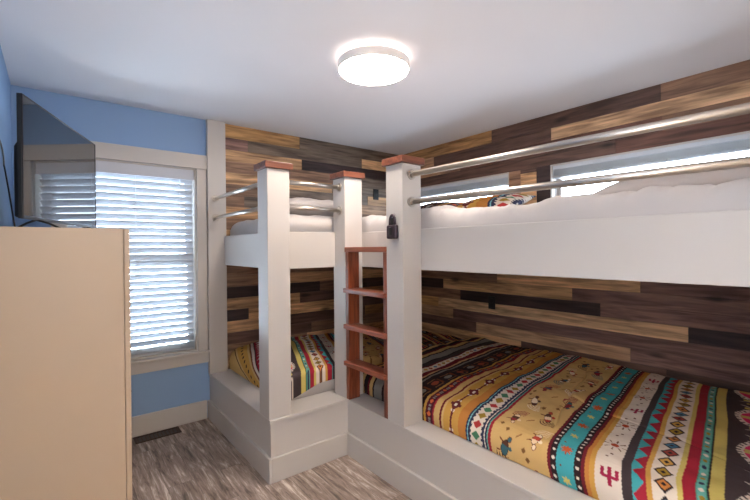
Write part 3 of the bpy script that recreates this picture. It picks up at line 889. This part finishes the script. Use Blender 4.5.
# ---------------------------------------------------------------- television
A = Vector((-.104, 2.31, 0)); Bp = Vector((.213, 3.165, 0)); dr = (Bp-A).normalized(); nr = Vector((dr.y, -dr.x, 0))
Lw = (Bp-A).length; tz0, tz1 = 1.522, 2.060
tv = root('television', (A+Bp)/2+Vector((0, 0, CZ+.001)), 'flat black television turned toward the bunks on top of the cream chest', 'television')
def obox(bm, s0, s1, n0, n1, z0, z1):
    vs = []
    for z in (z0, z1):
        for s, n in ((s0, n0), (s1, n0), (s1, n1), (s0, n1)): vs.append(bm.verts.new(A+dr*s+nr*n+Vector((0, 0, z))))
    for q in ((0, 3, 2, 1), (4, 5, 6, 7), (0, 1, 5, 4), (1, 2, 6, 5), (2, 3, 7, 6), (3, 0, 4, 7)): bm.faces.new([vs[i] for i in q])
def ob(*a): b = NB(); obox(b, *a); return b
obj('frame', ob(0, Lw, -.018, -.001, tz0, tz1), M['black'], tv, bevel=.002)
b = NB(); e = .006
obox(b, 0, e, -.001, .003, tz0, tz1); obox(b, Lw-e, Lw, -.001, .003, tz0, tz1); obox(b, e, Lw-e, -.001, .003, tz1-e, tz1); obox(b, e, Lw-e, -.001, .003, tz0, tz0+.014)
obj('bezel', b, M['tvedge'], tv, bevel=.001)
obj('screen', ob(e, Lw-e, -.001, .001, tz0+.014, tz1-e), M['screen'], tv)
b = NB()
vs = []
for (s, z, n) in ((.03, tz0+.0, -.018), (Lw-.03, tz0+.0, -.018), (Lw-.03, tz0+.36, -.018), (.03, tz0+.36, -.018), (.05, tz0+.01, -.052), (Lw-.05, tz0+.01, -.052), (Lw-.05, tz0+.32, -.052), (.05, tz0+.32, -.052)):
    vs.append(b.verts.new(A+dr*s+nr*n+Vector((0, 0, z))))
for q in ((0, 1, 2, 3), (4, 7, 6, 5), (0, 4, 5, 1), (1, 5, 6, 2), (2, 6, 7, 3), (3, 7, 4, 0)): b.faces.new([vs[i] for i in q])
obj('back_housing', b, M['black'], tv, bevel=.006)
for s in (.14, Lw-.14):
    b = NB()
    for sg in (-1, 1):
        p0 = A+dr*s+nr*(-.008)+Vector((0, 0, tz0+.002)); p1 = A+dr*(s+.02)+nr*(sg*.085-.005)+Vector((0, 0, CZ+.006))
        path_tube(b, [p0, p0.lerp(p1, .5)+Vector((0, 0, .004)), p1, p1+nr*sg*.012], .005, 8)
    obj('foot', b, M['black'], tv)
b = NB(); pts = []
for i in range(26):
    t = i/25; y = 2.30+.50*t; pts.append((XL+.008+.01*math.sin(t*3), y, 1.90-.02*t-.06*t*t))
for i in range(1, 16):
    t = i/15; pts.append((XL+.010+.035*t, 2.80+.10*math.sin(t*1.57), 1.82-(1.82-CZ-.005)*t))
path_tube(b, pts, .004)
tag(obj('cable', b, M['black']), 'thin black cable running along the left wall behind the television', 'cable')

# ---------------------------------------------------------------- small fittings
def outlet(loc, axis, label):
    r = root('outlet', loc, label, 'outlet'); x, y, z = loc
    def bb(w0, w1, z0, z1, d0, d1):
        return bx((x+w0, y-d1, z+z0), (x+w1, y-d0, z+z1)) if axis == 1 else bx((x-d1, y+w0, z+z0), (x-d0, y+w1, z+z1))
    obj('wall_plate', bb(-.036, .036, 0, .115, .0, .006), M['black'], r, bevel=.002)
    for q in (.016, .062): obj('socket', bb(-.017, .017, q, q+.036, .006, .009), M['lockd'], r, bevel=.001)
outlet((2.757, YB-.0005, 1.905), 1, 'small black wall outlet on the planks above the short upper bunk')
outlet((XR-.0005, 2.24, .815), 0, 'small black wall outlet on the planks above the long lower bunk')

lk = root('key_lockbox', (PI_-.012, 1.76, 1.43), 'dark bronze combination lockbox hanging on the side of the tall bunk post', 'lockbox')
yc = 1.760
b = NB(); box(b, (PI_-.032, yc-.040, 1.432), (PI_-.002, yc+.040, 1.512)); obj('lock_body', b, M['lockm'], lk, bevel=.010, segs=4)
b = NB(); pts = [(PI_-.016, yc+.020*math.cos(a)*1.05, 1.532+.036*math.sin(a)) for a in [math.pi*k/14 for k in range(15)]]
pts = [(PI_-.016, yc+.021, 1.505)]+pts+[(PI_-.016, yc-.021, 1.505)]
path_tube(b, pts, .0085, 10); obj('shackle', b, M['lockm'], lk)
obj('shackle_cover', bx((PI_-.020, yc-.016, 1.512), (PI_-.003, yc+.016, 1.555)), M['lockd'], lk, bevel=.004)
b = NB(); box(b, (PI_-.036, yc-.012, 1.450), (PI_-.030, yc+.012, 1.498)); obj('dial_window', b, M['lockd'], lk, bevel=.003)

vt = root('floor_vent', (.60, 3.38, .0), 'brown metal floor register beside the baseboard under the window', 'floor vent')
b = NB(); x0, x1, y0, y1 = .44, .745, 3.315, 3.435
box(b, (x0, y0, 0.0005), (x1, y0+.014, .006)); box(b, (x0, y1-.014, 0.0005), (x1, y1, .006)); box(b, (x0, y0+.014, 0.0005), (x0+.014, y1-.014, .006)); box(b, (x1-.014, y0+.014, 0.0005), (x1, y1-.014, .006))
obj('vent_frame', b, M['vent'], vt, bevel=.001)
b = NB()
for k in range(11):
    xx = x0+.022+k*(x1-x0-.044)/10; box(b, (xx-.005, y0+.014, .0015), (xx+.005, y1-.014, .004))
obj('vent_grille', b, M['vent'], vt)
obj('vent_recess', bx((x0+.014, y0+.014, .0004), (x1-.014, y1-.014, .0012)), M['lockd'], vt)

# ---------------------------------------------------------------- light
W = bpy.data.worlds.new('sky'); SC.world = W; W.use_nodes = True
bg = W.node_tree.nodes['Background']; bg.inputs['Color'].default_value = (.70, .85, 1, 1); bg.inputs['Strength'].default_value = 19

# fill light added behind the viewpoint, shaped like a floor lamp: glowing fabric shade, open at the top
fx, fy = .06, -.50
fl = root('added_fill_lamp', (fx, fy, 0), 'added fill light behind the viewpoint, shaped as a standing lamp with a glowing drum shade', 'added fill light')
b = NB(); lathe(b, [(.14, 0), (.14, .012), (.05, .028), (.014, .04)], (fx, fy, 0), 40); obj('base', b, M['knob'], fl, smooth=False)
b = NB(); tube(b, (fx, fy, .03), (fx, fy, 1.50), .012, 16); obj('pole', b, M['knob'], fl)
b = NB(); lathe(b, [(.185, 1.20), (.160, 1.56), (.157, 1.56), (.182, 1.20)], (fx, fy, 0), 48)
b.faces.ensure_lookup_table(); bmesh.ops.delete(b, geom=[f for f in b.faces if len(f.verts) > 4], context='FACES')
obj('fill_lamp_shade', b, M['shade'], fl, smooth=True)
b = NB(); lathe(b, [(.02, 1.50), (.10, 1.505), (.130, 1.515), (.10, 1.520), (.02, 1.522)], (fx, fy, 0), 40)
obj('fill_light_disc', b, M['fill_top'], fl, smooth=True)

# ---------------------------------------------------------------- camera
cam = bpy.data.cameras.new('camera'); co = bpy.data.objects.new('camera', cam); COL.objects.link(co); SC.camera = co
cam.sensor_width = 36; cam.lens = 405.8975/750*36; cam.clip_start = .02
yaw, pitch, roll, hh = .6691, -.0052, -.0084, 1.3813
c, s = math.cos(yaw), math.sin(yaw)
fw = Vector((s, c, 0)); rt = Vector((c, -s, 0)); up = Vector((0, 0, 1))
cp, sp = math.cos(pitch), math.sin(pitch); fw, up = cp*fw+sp*up, cp*up-sp*fw
cr, sr = math.cos(roll), math.sin(roll); rt, up = cr*rt+sr*up, cr*up-sr*rt
R = Matrix((rt, up, -fw)).transposed()
co.matrix_world = Matrix.Translation((0, 0, hh)) @ R.to_4x4()

vs_ = SC.view_settings; SC.display_settings.display_device = 'sRGB'
vs_.view_transform = 'Standard'; vs_.look = 'None'; vs_.gamma = 1; vs_.use_curve_mapping = False; vs_.exposure = 0.40
SC.cycles.max_bounces = 10; SC.cycles.diffuse_bounces = 6; SC.cycles.transparent_max_bounces = 12
